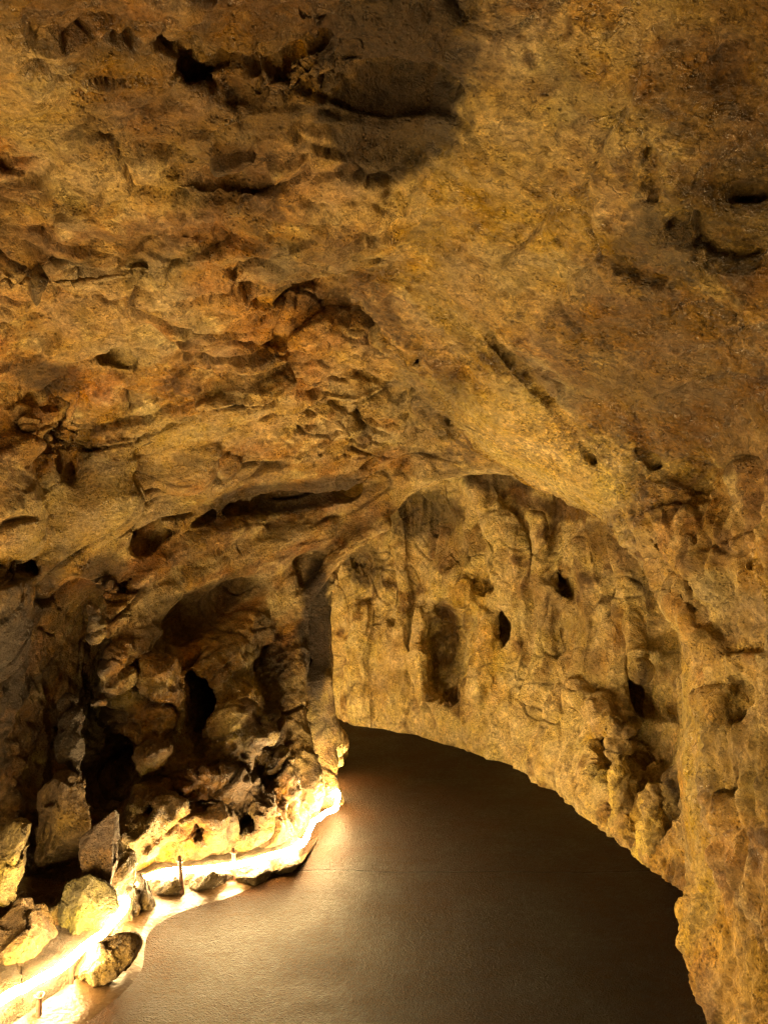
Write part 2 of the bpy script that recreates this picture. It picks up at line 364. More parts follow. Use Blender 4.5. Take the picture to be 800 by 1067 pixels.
for ax in range(3):
    o1, o2 = [(1, 2), (2, 0), (0, 1)][ax]
    n = list(D.shape); sl = [slice(1, n[0]-1)]*3; sl = [slice(1, m-1) for m in n]
    A = neg[tuple(sl)]; sl2 = list(sl); sl2[ax] = slice(2, n[ax]); Bn = neg[tuple(sl2)]
    e = np.argwhere(A != Bn)+1
    e = e[e[:, ax] < n[ax]-1]
    flip = neg[tuple(e.T)]
    def c(d1, d2):
        f = e.copy(); f[:, o1] -= d1; f[:, o2] -= d2
        return cidx[tuple(f.T)]
    q = np.stack([c(1, 1), c(0, 1), c(0, 0), c(1, 0)], 1)
    q[~flip] = q[~flip][:, ::-1]
    quads.append(q[(q >= 0).all(1)])
Q = np.concatenate(quads)
print('net', len(V), len(Q), time.time()-T0)
def smooth(V, Q, n=1, lam=.5):
    for _ in range(n):
        s = np.zeros_like(V); cn = np.zeros(len(V), F32)
        for i in range(4):
            a = Q[:, i]
            for j in (i-1, (i+1) % 4):
                b = Q[:, j]
                for k in range(3): s[:, k] += np.bincount(a, V[b, k], len(V)).astype(F32)
                cn += np.bincount(a, minlength=len(V))
        V = V+(s/np.maximum(cn, 1)[:, None]-V)*F32(lam)
    return V
def normals(V, Q):
    n = np.cross(V[Q[:, 2]]-V[Q[:, 0]], V[Q[:, 3]]-V[Q[:, 1]]); out = np.zeros_like(V)
    for i in range(4):
        for k in range(3): out[:, k] += np.bincount(Q[:, i], n[:, k], len(V)).astype(F32)
    return out/np.maximum(np.linalg.norm(out, axis=1), 1e-9)[:, None]
def subdivide(V, Q):
    nv = len(V); e = np.stack([Q, np.roll(Q, -1, 1)], -1); e.sort(-1)
    key = e[..., 0].astype(np.int64)*nv+e[..., 1]
    u, inv = np.unique(key.ravel(), return_inverse=True); inv = inv.reshape(Q.shape)
    em = (V[u//nv]+V[u % nv])*F32(.5); fm = V[Q].mean(1)
    ei = nv+inv; fi = nv+len(u)+np.arange(len(Q))
    nq = [np.stack([Q[:, i], ei[:, i], fi, ei[:, i-1]], 1) for i in range(4)]
    return np.concatenate([V, em, fm]).astype(F32), np.concatenate(nq)
V = smooth(V, Q, 1, .4)
V, Q = subdivide(V, Q)
V = smooth(V, Q, 1, .5)
print('subdivided', len(V), len(Q), time.time()-T0)

# ------------------------------------------------------------------ small relief along the normals, by kind of rock
N = normals(V, Q)
room, slab, wall, ceil = parts(V)
sidef = grid2(blur((SIDE == 0).astype(float), 3), V); far = sstep(4.6, 5.6, V[:, 1]+.45*V[:, 0])
w_slab = sstep(.10, -.06, slab-room)*(1-far)
low = sstep(1.5, .9, V[:, 2])
w_left = sidef*(1-w_slab)*(1-far)
w_pit = w_left*low*sstep(3.3, 3.7, V[:, 1])
w_right = (1-sidef)*(1-w_slab)*(1-far)*sstep(.3, .8, V[:, 0])*sstep(2.2, 1.7, V[:, 2])
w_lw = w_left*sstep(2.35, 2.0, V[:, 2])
w_ceil = (1-.72*w_lw)*(1-w_slab)*(1-far)*(1-w_pit)*(1-w_right)
def terrace(P, scale, seed, amp, stretch=(1, 1, 1)):
    v = voronoi(P, scale, seed, stretch); cid = v[:, 2].astype(int)
    g = GRAD[(cid*7+13) & 255]
    tilt = (g*v[:, 3:6]).sum(1); step = GRAD[(cid*3+5) & 255, 0]
    edge = sstep(0, .12, v[:, 1]-v[:, 0])
    return amp*(tilt*.9+step*.6)+amp*.35*(edge-1), cid, v
warp = np.stack([noise(V, 3.0, 41), noise(V, 3.0, 42), noise(V, 3.0, 43)], 1)
P = V+warp*F32(.05)
e1 = np.array([1.5, 1.0, .75]); e1 /= np.linalg.norm(e1); e2 = np.cross([0, 0, 1], e1); e2 /= np.linalg.norm(e2); e3 = np.cross(e1, e2)
BED = np.stack([e1, e2, e3], 1).astype(F32)
big, cid1, v1 = terrace(P@BED, 2.7, 3, .085, (.45, .9, 1.5))
small, cid2, v2 = terrace(P@BED, 8.0, 2, .028, (.5, 1, 1.5))
gritty = fbm(V, 14, 3, 5); grit2 = noise(V, 60, 8)
ridg = fbm(P, 3.2, 4, 21, ridged=True)
n_low = noise(V, 5, 48)
vp = voronoi(V+warp*F32(.11), 7.0, 4, (1.2, 1.2, .8)); pits = sstep(.15, .75, vp[:, 0])
vp2 = voronoi(V+warp*F32(.03), 19.0, 6); pits2 = sstep(.1, .7, vp2[:, 0])
flut = fbm(V+warp*F32(.10), 3.4, 3, 12, (1, 1, .16), ridged=True); flut2 = noise(V+warp*F32(.06), 11, 15, (1, 1, .22))
d = np.zeros(len(V), F32)
d += w_ceil*(big*.5+small*1.1+gritty*.024+(ridg-.4)*.04+np.minimum(0, noise(P@BED, 13, 35, (.5, 1, 1.3))+.12)*.04)
pm = sstep(-.15, .25, noise(V, 2.2, 47)+.3*n_low)
d += w_pit*((pits-.5)*.042*pm+(pits2-.5)*.016+gritty*.016+(ridg-.4)*.03+big*.15+small*.25)
d += w_slab*(gritty*.016+small*.22+fbm(V, 5, 3, 31)*.03+np.minimum(0, noise(V, 26, 33)+.15)*.03)
d += far*((np.maximum(flut, .1)**2-.2)*.095+flut2*.010+gritty*.008+(ridg-.4)*.012+(pits2-.5)*.005)
seam_n = noise(P@BED, 2.3, 120, (.45, 1, 1.3)); seam_m = sstep(.0, .3, noise(V, 1.7, 122)+.25)
seam = np.exp(-(seam_n/.030)**2)*seam_m*(1-w_slab*.6)*(1-far*.6)*(1-w_right*.7)
seam2_n = noise(P, 4.5, 124, (.7, 1, 1.2)); seam2 = np.exp(-(seam2_n/.04)**2)*sstep(.05, .3, noise(V, 2.2, 126))*(1-w_slab*.5)
for u, v, r in ((300, 165, 115),):
    p_, d_ = hit(u, v); mk = sstep(r*d_/FPX*.8, r*d_/FPX*1.2, np.linalg.norm(V-p_.astype(F32), axis=1)); seam = seam*mk; seam2 = seam2*mk
d -= seam*.055+seam2*.022
d += grit2*.003
d += w_right*((fbm(P, 5, 4, 81, (1, 1, .28), ridged=True)-.4)*.10+gritty*.014+big*.25+np.minimum(0, noise(V, 22, 83, (1, 1, .5))+.1)*.03)
calm = np.full(len(V), 9, F32)                      # smoother rock along the arch and on the rounded bosses
for i in range(len(AP)-1):
    a, b = AP[i].astype(F32), AP[i+1].astype(F32); pa = V-a; ba = b-a; h = np.clip(pa@ba/(ba@ba), 0, 1)
    calm = np.minimum(calm, np.sqrt(((pa-h[:, None]*ba)**2).sum(1)))
d *= .35+.65*sstep(.12, .4, calm)
for u, v, r in ((90, 540, 60), (185, 475, 40), (560, 470, 90), (200, 640, 45), (720, 740, 60), (412, 100, 60), (320, 740, 50)):
    p_, d_ = hit(u, v); d *= .4+.6*sstep(r*d_/FPX*.7, r*d_/FPX*1.3, np.linalg.norm(V-p_.astype(F32), axis=1))
d *= sstep(-.05, .12, V[:, 2])*.5+.5
V = (V+N*d[:, None]).astype(F32)
N = normals(V, Q)
print('relief', time.time()-T0)

# ------------------------------------------------------------------ rock colours (mineral patches and stains, plus shade and lit faces painted in)
def C(*c): return np.array(c, F32)
def mixc(a, b, t): return a*(1-t[:, None])+b*t[:, None]
ochre, pale, brown, orange, dark, grey, moss = C(.42, .29, .115), C(.60, .48, .26), C(.18, .105, .042), C(.36, .18, .045), C(.045, .028, .014), C(.29, .22, .125), C(.16, .17, .035)
n1 = fbm(V, 1.6, 4, 61); n2 = fbm(P@BED, 4.4, 4, 64, (.5, 1, 1.2)); n3 = fbm(V, 9, 3, 67); n4 = fbm(V, 24, 2, 70)
col = np.tile(ochre, (len(V), 1))
col = mixc(col, C(.33, .20, .08), (w_left+w_ceil*.4).clip(0, 1)*.8)
col = mixc(col, orange, sstep(.08, .3, n2)*(1-w_slab)*(1-far)*.4)
col = mixc(col, grey, sstep(.05, .25, n1-.1*n3)*.78*(1-far*.5))
col = mixc(col, pale, sstep(.10, .28, n3+n1*.4)*.68)
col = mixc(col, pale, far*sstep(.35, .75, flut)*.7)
col = mixc(col, brown, sstep(-.01, .24, -n2+n4*.3)*.8)
col = mixc(col, C(.09, .052, .02), sstep(.15, .32, -n2*.7-n1*.6+n4*.25)*.85)
col = mixc(col, C(.12, .07, .03), sstep(.12, .35, n4+.3*n3)*w_slab*.75)
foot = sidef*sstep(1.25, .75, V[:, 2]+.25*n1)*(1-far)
col = mixc(col, mixc(np.tile(C(.085, .052, .020), (len(V), 1)), np.tile(C(.14, .115, .034), (len(V), 1)), sstep(.0, .25, n1+n3*.6)), foot*.88)  # olive-brown foot; shade also put into the colour to hold back rope glare
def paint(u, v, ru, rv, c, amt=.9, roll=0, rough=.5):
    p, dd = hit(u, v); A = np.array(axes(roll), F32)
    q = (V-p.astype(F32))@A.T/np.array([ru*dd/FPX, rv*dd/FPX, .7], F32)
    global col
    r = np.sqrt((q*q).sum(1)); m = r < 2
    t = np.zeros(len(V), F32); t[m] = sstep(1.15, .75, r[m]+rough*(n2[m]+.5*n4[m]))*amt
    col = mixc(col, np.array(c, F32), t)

TAN, PALE, DBRN, BRN, ORG, OLV, YEL = (.44, .34, .18), (.60, .49, .29), (.045, .028, .013), (.17, .10, .042), (.38, .20, .05), (.22, .165, .06), (.58, .42, .15)
col = mixc(col, C(.38, .32, .21), sstep(.12, .3, noise(P@BED, 3.1, 131, (.5, 1, 1.2))+.2*n3)*(1-far)*.6)
col = mixc(col, C(.40, .17, .035), sstep(.2, .36, noise(P@BED, 3.6, 133, (.5, 1, 1.2))+.25*n3)*(1-w_slab)*(1-far)*sidef*.3)
sl1 = np.array([1.0, .35, -.8]); sl1 /= np.linalg.norm(sl1); sl2 = np.cross([0, 1, 0], sl1); sl2 /= np.linalg.norm(sl2); SLB = np.stack([sl1, sl2, np.cross(sl1, sl2)], 1).astype(F32)
stk = fbm(V@SLB, 3.6, 4, 150, (.28, 1, 1)); stk2 = fbm(V@SLB, 9, 3, 153, (.4, 1, 1))
col = mixc(col, C(.13, .085, .035), sstep(.06, .26, stk+.35*stk2)*w_slab*.75)
col = mixc(col, C(.56, .45, .24), sstep(.08, .28, -stk+.4*stk2)*w_slab*.5)
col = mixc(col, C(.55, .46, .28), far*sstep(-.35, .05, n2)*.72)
for a in [(412, 100, 80, 52, DBRN, .85, 15), (240, 72, 70, 22, DBRN, .7, -10), (300, 42, 50, 18, DBRN, .7, 25), (60, 40, 60, 30, BRN, .6), (150, 100, 60, 30, BRN, .6), (235, 182, 60, 14, DBRN, .7),  # dark-brown ceiling hollows: their shade is painted into the rock
          (200, 240, 90, 18, BRN, .6, 8), (100, 165, 90, 26, TAN, .6), (120, 310, 120, 14, TAN, .5), (260, 330, 60, 26, ORG, .6), (340, 375, 46, 22, ORG, .6, -10), (330, 330, 26, 26, ORG, .6), (300, 300, 40, 14, DBRN, .6),
          (372, 320, 40, 24, BRN, .6), (20, 380, 36, 18, DBRN, .8), (60, 350, 60, 20, TAN, .5), (385, 400, 60, 30, TAN, .55), (440, 425, 34, 60, (.26, .20, .12), .8, 25), (250, 440, 90, 22, TAN, .6, 8), (380, 215, 60, 16, TAN, .6, 10),
          (560, 468, 100, 38, (.62, .49, .24), .95, -40, .25), (660, 330, 90, 70, (.24, .155, .06), .6, -25, .9), (200, 40, 300, 75, BRN, .6, 0, .9), (770, 50, 70, 110, BRN, .6, 0, .9), (0, 700, 50, 200, BRN, .7), (520, 503, 44, 12, DBRN, .8, -12), (585, 528, 44, 13, DBRN, .8, -25), (640, 566, 36, 13, DBRN, .8, -40), (684, 602, 14, 26, DBRN, .8), (500, 250, 120, 110, YEL, .35), (470, 330, 50, 40, TAN, .6), (740, 245, 80, 42, (.11, .08, .032), .75, -15), (700, 400, 120, 100, BRN, .75, -30, .9), (775, 60, 50, 80, BRN, .7, 0, .8),  # facet, slab and far-ceiling tones carry painted light and shade besides mineral colour
          (660, 560, 60, 30, TAN, .5, -45), (780, 440, 60, 60, BRN, .6, 0, .9), (90, 542, 62, 38, TAN, .8, 25), (185, 478, 40, 45, TAN, .7), (110, 610, 40, 20, BRN, .6, 30), (115, 590, 20, 14, DBRN, .7, 30), (20, 460, 36, 30, ORG, .4),
          (310, 516, 96, 17, DBRN, .85, 9), (390, 530, 60, 13, PALE, .6, 30), (270, 570, 70, 12, TAN, .7, 22), (200, 640, 50, 26, (.10, .066, .03), .8, 35), (250, 655, 40, 14, TAN, .5, 45), (285, 690, 12, 60, DBRN, .7, 10),  # shade of recess and hollow, and lit fold edges, painted as colour
          (40, 760, 58, 165, (.022, .013, .006), .95), (12, 540, 26, 46, (.45, .30, .13), .6), (245, 725, 26, 16, PALE, .6, -25), (200, 770, 40, 60, BRN, .5), (268, 800, 26, 50, DBRN, .6), (320, 730, 18, 70, TAN, .4), (331, 652, 17, 82, (.022, .012, .005), .97, 0, .35),  # alcove darkness and the pillar's unlit side face painted near black
          (668, 792, 26, 24, DBRN, .85), (686, 742, 16, 62, DBRN, .9), (440, 535, 66, 30, DBRN, .75, 5), (570, 525, 70, 12, BRN, .6, -22), (380, 590, 24, 26, DBRN, .7), (470, 570, 30, 26, BRN, .6), (442, 690, 10, 45, (.62, .50, .28), .8), (487, 618, 20, 34, YEL, .8, -25), (508, 690, 17, 42, YEL, .8), (468, 676, 22, 52, (.12, .075, .03), .8),  # right-wall niches and far-wall hollow carry their shade as dark paint
          (540, 740, 60, 40, PALE, .5), (400, 700, 40, 50, TAN, .6), (580, 640, 30, 60, BRN, .5, 15), (640, 560, 40, 30, BRN, .5), (615, 690, 40, 60, TAN, .4), (700, 760, 14, 60, DBRN, .7), (716, 720, 16, 80, PALE, .7), (760, 700, 60, 22, TAN, .7, -40), (770, 790, 34, 60, OLV, .7),
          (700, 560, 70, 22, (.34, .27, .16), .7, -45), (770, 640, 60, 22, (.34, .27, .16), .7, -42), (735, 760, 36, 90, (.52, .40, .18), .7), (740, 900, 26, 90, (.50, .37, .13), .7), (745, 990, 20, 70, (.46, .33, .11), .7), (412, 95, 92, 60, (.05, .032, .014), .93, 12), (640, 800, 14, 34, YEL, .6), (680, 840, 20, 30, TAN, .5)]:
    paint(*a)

col = mixc(col, C(.05, .03, .013), (seam*.8+seam2*.55).clip(0, .85))
wet = (sstep(.0, .3, noise(V, 1.3, 90)+.15*n4)*.8).astype(F32)

# ------------------------------------------------------------------ materials
def mat(name):
    m = bpy.data.materials.new(name); m.use_nodes = True; nt = m.node_tree
    return m, nt, nt.nodes['Principled BSDF']
def nd(nt, t, **kw):
    n = nt.nodes.new(t)
    for k, v in kw.items():
        if k in n.inputs: n.inputs[k].default_value = v
        else: setattr(n, k, v)
    return n
def rock_material(name, attr=True, basecol=(.3, .2, .08), bump=1.0, tex_scale=1.0, rot=(0, 0, 0), squash=(1, 1, 1), pit=1.0, flake=.6):
    m, nt, b = mat(name); L = nt.links.new
    tc = nd(nt, 'ShaderNodeTexCoord'); src = tc.outputs['Object']
    mp = nd(nt, 'ShaderNodeMapping'); mp.inputs['Rotation'].default_value = [math.radians(x) for x in rot]; mp.inputs['Scale'].default_value = squash
    L(src, mp.inputs['Vector']); src = mp.outputs['Vector']
    def noise_(scale, detail, rough, **kw):
        n = nd(nt, 'ShaderNodeTexNoise', Scale=scale, Detail=detail, Roughness=rough, **kw); L(src, n.inputs['Vector']); return n.outputs['Fac']
    def rng(x, a, b_, c, d_):
        r = nd(nt, 'ShaderNodeMapRange'); L(x, r.inputs['Value'])
        for k, q in zip(('From Min', 'From Max', 'To Min', 'To Max'), (a, b_, c, d_)): r.inputs[k].default_value = q
        return r.outputs['Result']
    def mth(op, x, y, z=None):
        q = nd(nt, 'ShaderNodeMath', operation=op)
        for k, e in enumerate((x, y, z)):
            if e is None: continue
            if isinstance(e, (int, float)): q.inputs[k].default_value = e
            else: L(e, q.inputs[k])
        return q.outputs[0]
    if attr:
        a = nd(nt, 'ShaderNodeAttribute', attribute_name='rock'); colour = a.outputs['Color']; wetv = a.outputs['Alpha']
    else:
        r0 = nd(nt, 'ShaderNodeValToRGB'); L(noise_(5.0*tex_scale, 8.0, .62), r0.inputs['Fac'])
        e = r0.color_ramp.elements; e[0].position = .32; e[0].color = (basecol[0]*.35, basecol[1]*.32, basecol[2]*.3, 1)
        e[1].position = .68; e[1].color = (min(1, basecol[0]*1.5), min(1, basecol[1]*1.5), basecol[2]*1.4, 1)
        colour = r0.outputs['Color']; wetv = None
    mid = noise_(13.0, 9.0, .72)
    gv = nd(nt, 'ShaderNodeTexVoronoi', Scale=95.0); L(src, gv.inputs['Vector']); gcell = nd(nt, 'ShaderNodeSeparateColor'); L(gv.outputs['Color'], gcell.inputs[0])
    gv2 = nd(nt, 'ShaderNodeTexVoronoi', Scale=38.0); L(src, gv2.inputs['Vector']); gcell2 = nd(nt, 'ShaderNodeSeparateColor'); L(gv2.outputs['Color'], gcell2.inputs[0])
    fine = noise_(48.0, 6.0, .72)
    grain = noise_(170.0, 4.0, .75)
    vo = nd(nt, 'ShaderNodeTexVoronoi', Scale=62.0); L(src, vo.inputs['Vector']); vo.inputs['Randomness'].default_value = 1
    veil = noise_(7.0, 4.0, .6)
    pits = mth('MULTIPLY', rng(vo.outputs['Distance'], .12, .34, 1, 0), rng(veil, .45, .6, 0, 1))      # small holes, in patches
    vein = nd(nt, 'ShaderNodeTexNoise', Scale=9.0, Detail=6.0, Roughness=.6); L(src, vein.inputs['Vector'])
    crk = rng(mth('ABSOLUTE', mth('SUBTRACT', vein.outputs['Fac'], .5), 0), 0, .016, 1, 0)            # hairline seams
    crk = mth('MULTIPLY', crk, rng(mid, .42, .56, 0, 1))
    tone = mth('MULTIPLY', rng(mid, .3, .7, .58, 1.38), rng(fine, .3, .7, .5, 1.5))
    tone = mth('MULTIPLY', tone, rng(grain, .25, .75, .62, 1.38))
    fm = rng(noise_(2.4, 4.0, .6), .42, .58, .2, 1)
    fl_ = mth('MULTIPLY_ADD', mth('SUBTRACT', gcell.outputs[0], .52), .66*flake, mth('MULTIPLY', mth('SUBTRACT', gcell2.outputs[0], .52), .45*flake))
    tone = mth('MULTIPLY', tone, mth('MULTIPLY_ADD', fl_, fm, 1.0))
    dk = mth('MULTIPLY', rng(fine, .56, .66, 0, 1), rng(veil, .38, .55, 0, 1)); tone = mth('MULTIPLY', tone, mth('SUBTRACT', 1, mth('MULTIPLY', dk, .5)))
    tone = mth('MULTIPLY', tone, mth('SUBTRACT', 1, mth('MULTIPLY', pits, .55*pit)))
    tone = mth('MULTIPLY', tone, mth('SUBTRACT', 1, mth('MULTIPLY', crk, .5)))
    vm = nd(nt, 'ShaderNodeVectorMath', operation='SCALE'); L(colour, vm.inputs[0]); L(tone, vm.inputs['Scale'])
    hs = nd(nt, 'ShaderNodeHueSaturation'); L(vm.outputs[0], hs.inputs['Color']); L(rng(noise_(3.3, 5.0, .6), .3, .7, .487, .513), hs.inputs['Hue']); L(rng(veil, .3, .7, .85, 1.2), hs.inputs['Saturation'])
    L(hs.outputs['Color'], b.inputs['Base Color'])
    rr = rng(mid, .35, .65, .78, .45)
    if wetv is not None: rr = mth('MAXIMUM', mth('MULTIPLY_ADD', wetv, -.36, rr), .24)
    L(rr, b.inputs['Roughness'])
    h = mth('MULTIPLY_ADD', grain, .22, fine); h = mth('MULTIPLY_ADD', mid, 2.0, h); h = mth('MULTIPLY_ADD', pits, -.5*pit, h); h = mth('MULTIPLY_ADD', crk, -.5, h); h = mth('MULTIPLY_ADD', gcell.outputs[0], .5*flake, h)
    bp = nd(nt, 'ShaderNodeBump', Strength=1.0, Distance=.022*bump); L(h, bp.inputs['Height']); L(bp.outputs['Normal'], b.inputs['Normal'])
    b.inputs['Specular IOR Level'].default_value = .5 if flake < 1 else .8
    return m
M_ROCK = rock_material('cave_limestone')
M_SLAB = rock_material('pitted_slab_limestone', rot=(20, 40, 15), squash=(.75, 1.0, 1.2), bump=1.35, flake=1.25)
M_STONE = rock_material('loose_limestone', False, (.15, .10, .04))
M_TANSTONE = rock_material('tan_limestone', False, (.24, .17, .07))
M_DARKSTONE = rock_material('shade_dark_limestone', False, (.06, .035, .014))  # dark tone stands in for the shadow on the upright slab
M_OCHRE = rock_material('ochre_limestone', False, (.19, .15, .055))
M_MOSS = rock_material('algae_tinted_limestone', False, (.095, .085, .024))
M_KERB = rock_material('cemented_kerb_stone', False, (.075, .053, .024), .8)

# ------------------------------------------------------------------ object helpers
SC = bpy.context.scene; COL = SC.collection
def tag(o, label=None, cat=None, group=None, kind=None):
    for k, v in (('label', label), ('category', cat), ('group', group), ('kind', kind)):
        if v: o[k] = v
    return o
def mesh_np(name, V, Q, m, Nrm=None, rgba=None, parent=None):
    me = bpy.data.meshes.new(name); nq, w = Q.shape
    me.vertices.add(len(V)); me.vertices.foreach_set('co', V.astype(F32).ravel())
    me.loops.add(nq*w); me.loops.foreach_set('vertex_index', Q.astype(np.int32).ravel())
    me.polygons.add(nq); me.polygons.foreach_set('loop_start', np.arange(0, nq*w, w, dtype=np.int32))
    me.polygons.foreach_set('use_smooth', np.ones(nq, bool))
    me.update(calc_edges=True)
    if rgba is not None:
        at = me.attributes.new('rock', 'FLOAT_COLOR', 'POINT'); at.data.foreach_set('color', rgba.astype(F32).ravel())
    if Nrm is not None:
        me.normals_split_custom_set_from_vertices(Nrm.astype(F32))
    me.materials.append(m)
    o = bpy.data.objects.new(name, me); COL.objects.link(o)
    if parent is not None: o.parent = parent
    return o

# ------------------------------------------------------------------ split the shell into the pieces of the setting
fc = V[Q].mean(1)
qr, qs, qw, qc = parts(fc.astype(F32))
qside = grid2(SIDE.astype(float), fc)
jit = noise(fc.astype(F32), 2.5, 99)*.12
lab = np.zeros(len(Q), int)
isceil = (qc+jit > qw+.12)
lab[:] = np.where(isceil, 3, np.where(qside < .5, 0, np.where(fc[:, 1]+.25*fc[:, 0]+jit > 6.3, 2, 1)))
lab[(qs < qr) & (fc[:, 1]+.45*fc[:, 0] < 5.4)] = 4
ray_d = fc-CAM.astype(F32)
col = col*(1-.30*(w_lw*(1-far)))[:, None]  # weaker light on the left wall, put into its colour
wet = np.maximum(wet, (w_slab*sstep(-.15, .2, noise(V, 2.1, 140)+.3*n4)).astype(F32))
p_, d_ = hit(331, 660); wet = wet*sstep(.25, .5, np.linalg.norm(V-p_.astype(F32), axis=1)).astype(F32)
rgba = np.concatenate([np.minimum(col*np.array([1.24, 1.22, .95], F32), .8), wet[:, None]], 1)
for k, nm in enumerate(('left_wall', 'right_wall', 'back_wall', 'ceiling', 'sloping_ceiling')):
    q = Q[lab == k]
    if not len(q): continue
    ids, inv = np.unique(q.ravel(), return_inverse=True)
    tag(mesh_np(nm, V[ids], inv.reshape(q.shape), M_SLAB if k == 4 else M_ROCK, N[ids], rgba[ids]), kind='structure')
print('shell', time.time()-T0)

def catmull(P, n=8):
    P = [np.array(p, float) for p in P]; P = [2*P[0]-P[1]]+P+[2*P[-1]-P[-2]]; out = []
    for i in range(1, len(P)-2):
        for k in range(n):
            t = k/n; a, b_, c_, d_ = P[i-1:i+3]
            out.append(.5*(2*b_+(c_-a)*t+(2*a-5*b_+4*c_-d_)*t*t+(3*b_-a-3*c_+d_)*t**3))
    out.append(P[-2]); return np.array(out)
def tube(P, r, sides=8):
    P = np.array(P); T = np.gradient(P, axis=0); T /= np.linalg.norm(T, axis=1)[:, None]
    S = np.cross(T, [0, 0, 1.0]); S /= np.maximum(np.linalg.norm(S, axis=1), 1e-6)[:, None]; U = np.cross(S, T)
    r = np.broadcast_to(r, len(P))
    a = np.arange(sides)/sides*2*math.pi
    Vt = (P[:, None]+r[:, None, None]*(np.cos(a)[None, :, None]*S[:, None]+np.sin(a)[None, :, None]*U[:, None])).reshape(-1, 3)
    i = np.arange(len(P)-1)[:, None]*sides; j = np.arange(sides)[None]; j2 = (j+1) % sides
    return Vt, np.stack([i+j, i+j2, i+sides+j2, i+sides+j], -1).reshape(-1, 4)

# ------------------------------------------------------------------ loose rocks, kerb stones, formations
def ico(sub):
    bm = bmesh.new(); bmesh.ops.create_icosphere(bm, subdivisions=sub, radius=1); bm.verts.ensure_lookup_table()
    v = np.array([x.co[:] for x in bm.verts], F32); f = np.array([[x.index for x in q.verts] for q in bm.faces], np.int32); bm.free()
    return v, f
import bmesh
ICO = {k: ico(k) for k in (5, 6)}
def terrace_rock(q, m, seed):
    v = voronoi(q, 1.6/m, seed); g = GRAD[(v[:, 2].astype(int)*7+13) & 255]
    return (g*v[:, 3:6]).sum(1)+GRAD[(v[:, 2].astype(int)*3+5) & 255, 0]*.5
def rock_mesh(size, seed, cuts=14, keep=.72, rug=.05, sub=6):
    """a broken block: a ball trimmed by random planes, then roughened"""
    dirs, f = ICO[sub]; r = np.random.RandomState(seed)
    n = r.normal(size=(cuts, 3)).astype(F32); n /= np.linalg.norm(n, axis=1)[:, None]; h = keep-.16+(1-keep)*r.rand(cuts)*.9
    rad = np.full(len(dirs), 1.0, F32)
    for a, b in zip(n, h):
        c = dirs@a; rad = smin(rad, np.where(c > .05, b/np.maximum(c, .05), 9).astype(F32), .035)
    v = dirs*rad[:, None]
    sz = np.array(size, F32); w = v*sz; m = float(sz.mean())
    q = w+F32(seed*3.7)
    dd = fbm(q, 1.1/m, 4, seed)*rug*1.2*m+terrace_rock(q, m, seed)*rug*2.0*m+fbm(q, 9/m, 3, seed+21)*rug*.5*m+fbm(q, 5/m, 3, seed+5)*rug*.5*m+(fbm(q, 2.2/m, 3, seed+9, ridged=True)-.4)*rug*m
    return w+dirs*dd[:, None], f
def place_rock(name, label, cat, u, v, y, wpx, hpx, dep, roll=0, seed=1, m=None, group=None, cuts=14, keep=.72, rug=.06, yaw=0, sub=6, shear=0):
    c = aty(u, v, y); k = y/FPX
    w, f = rock_mesh((wpx*k, dep, hpx*k), seed, cuts, keep, rug, sub)
    w[:, 0] += shear*w[:, 2]
    a = math.radians(roll); R = np.array([[math.cos(a), 0, math.sin(a)], [0, 1, 0], [-math.sin(a), 0, math.cos(a)]])
    w = w@R
    o = mesh_np(name, w, f, m or M_STONE); o.location = c; o.rotation_euler = (0, 0, yaw)
    return tag(o, label, cat, group)
place_rock('boulder', 'yellowish pointed rock at the far left edge, narrowing downwards beside the dark hollow', 'rock', 4, 905, 2.98, 27, 48, .10, 6, 3, M_OCHRE, shear=.3)
place_rock('boulder', 'rounded brown boulder in the lower left corner behind the rope light', 'rock', 20, 990, 2.98, 36, 52, .14, 0, 11, M_STONE)
place_rock('boulder', 'brown boulder deep in the left hollow, up behind the tall dark slab of rock', 'rock', 66, 858, 3.50, 34, 54, .14, -8, 19, M_STONE)
place_rock('boulder', 'tall slab of rock, shade painted into its dark colour, standing upright above the mossy rock', 'rock', 108, 890, 3.24, 27, 64, .10, -6, 27, M_DARKSTONE, cuts=18, keep=.6, rug=.035)
place_rock('boulder', 'green mossy jagged rock right behind the rope light, at the foot of the dark slab', 'rock', 82, 953, 3.16, 40, 46, .10, 14, 35, M_MOSS, cuts=18, keep=.6)
place_rock('boulder', 'low smooth tan boulder lying tilted in front of the rope light on the path edge', 'rock', 110, 1001, 2.94, 40, 18, .10, 30, 43, M_TANSTONE, cuts=9, keep=.72, rug=.04)
place_rock('boulder', 'slanted tan corner stone where the rope light steps back to the wall', 'rock', 152, 942, 3.55, 13, 34, .09, 22, 51, M_KERB, rug=.04)
G_K = 'kerb stones under the rope light'
for u, v, y, wp, hp, sd_, lb in [(22, 1062, 2.80, 26, 22, 61, 'yellowish kerb stone under the rope light, nearest the bottom left corner'),
        (60, 1036, 2.92, 22, 20, 62, 'small rough kerb stone under the rope light between the two nearest rusty stakes'),
        (176, 924, 3.72, 22, 17, 63, 'pale pitted kerb stone just left of the third rusty stake'),
        (218, 917, 3.78, 25, 16, 64, 'pale kerb stone under the rope light between the third and fourth rusty stakes'),
        (263, 909, 3.86, 20, 14, 66, 'small pale kerb stone just right of the fourth rusty stake'),
        (298, 899, 3.98, 19, 12, 67, 'pale kerb stone under the rope light right of the fifth stake, last before the pillar')]:
    place_rock('kerb_stone', lb, 'stone', u, v, y, wp, hp, .10, 0, sd_, M_KERB, G_K, cuts=10, keep=.8, rug=.05, sub=5)
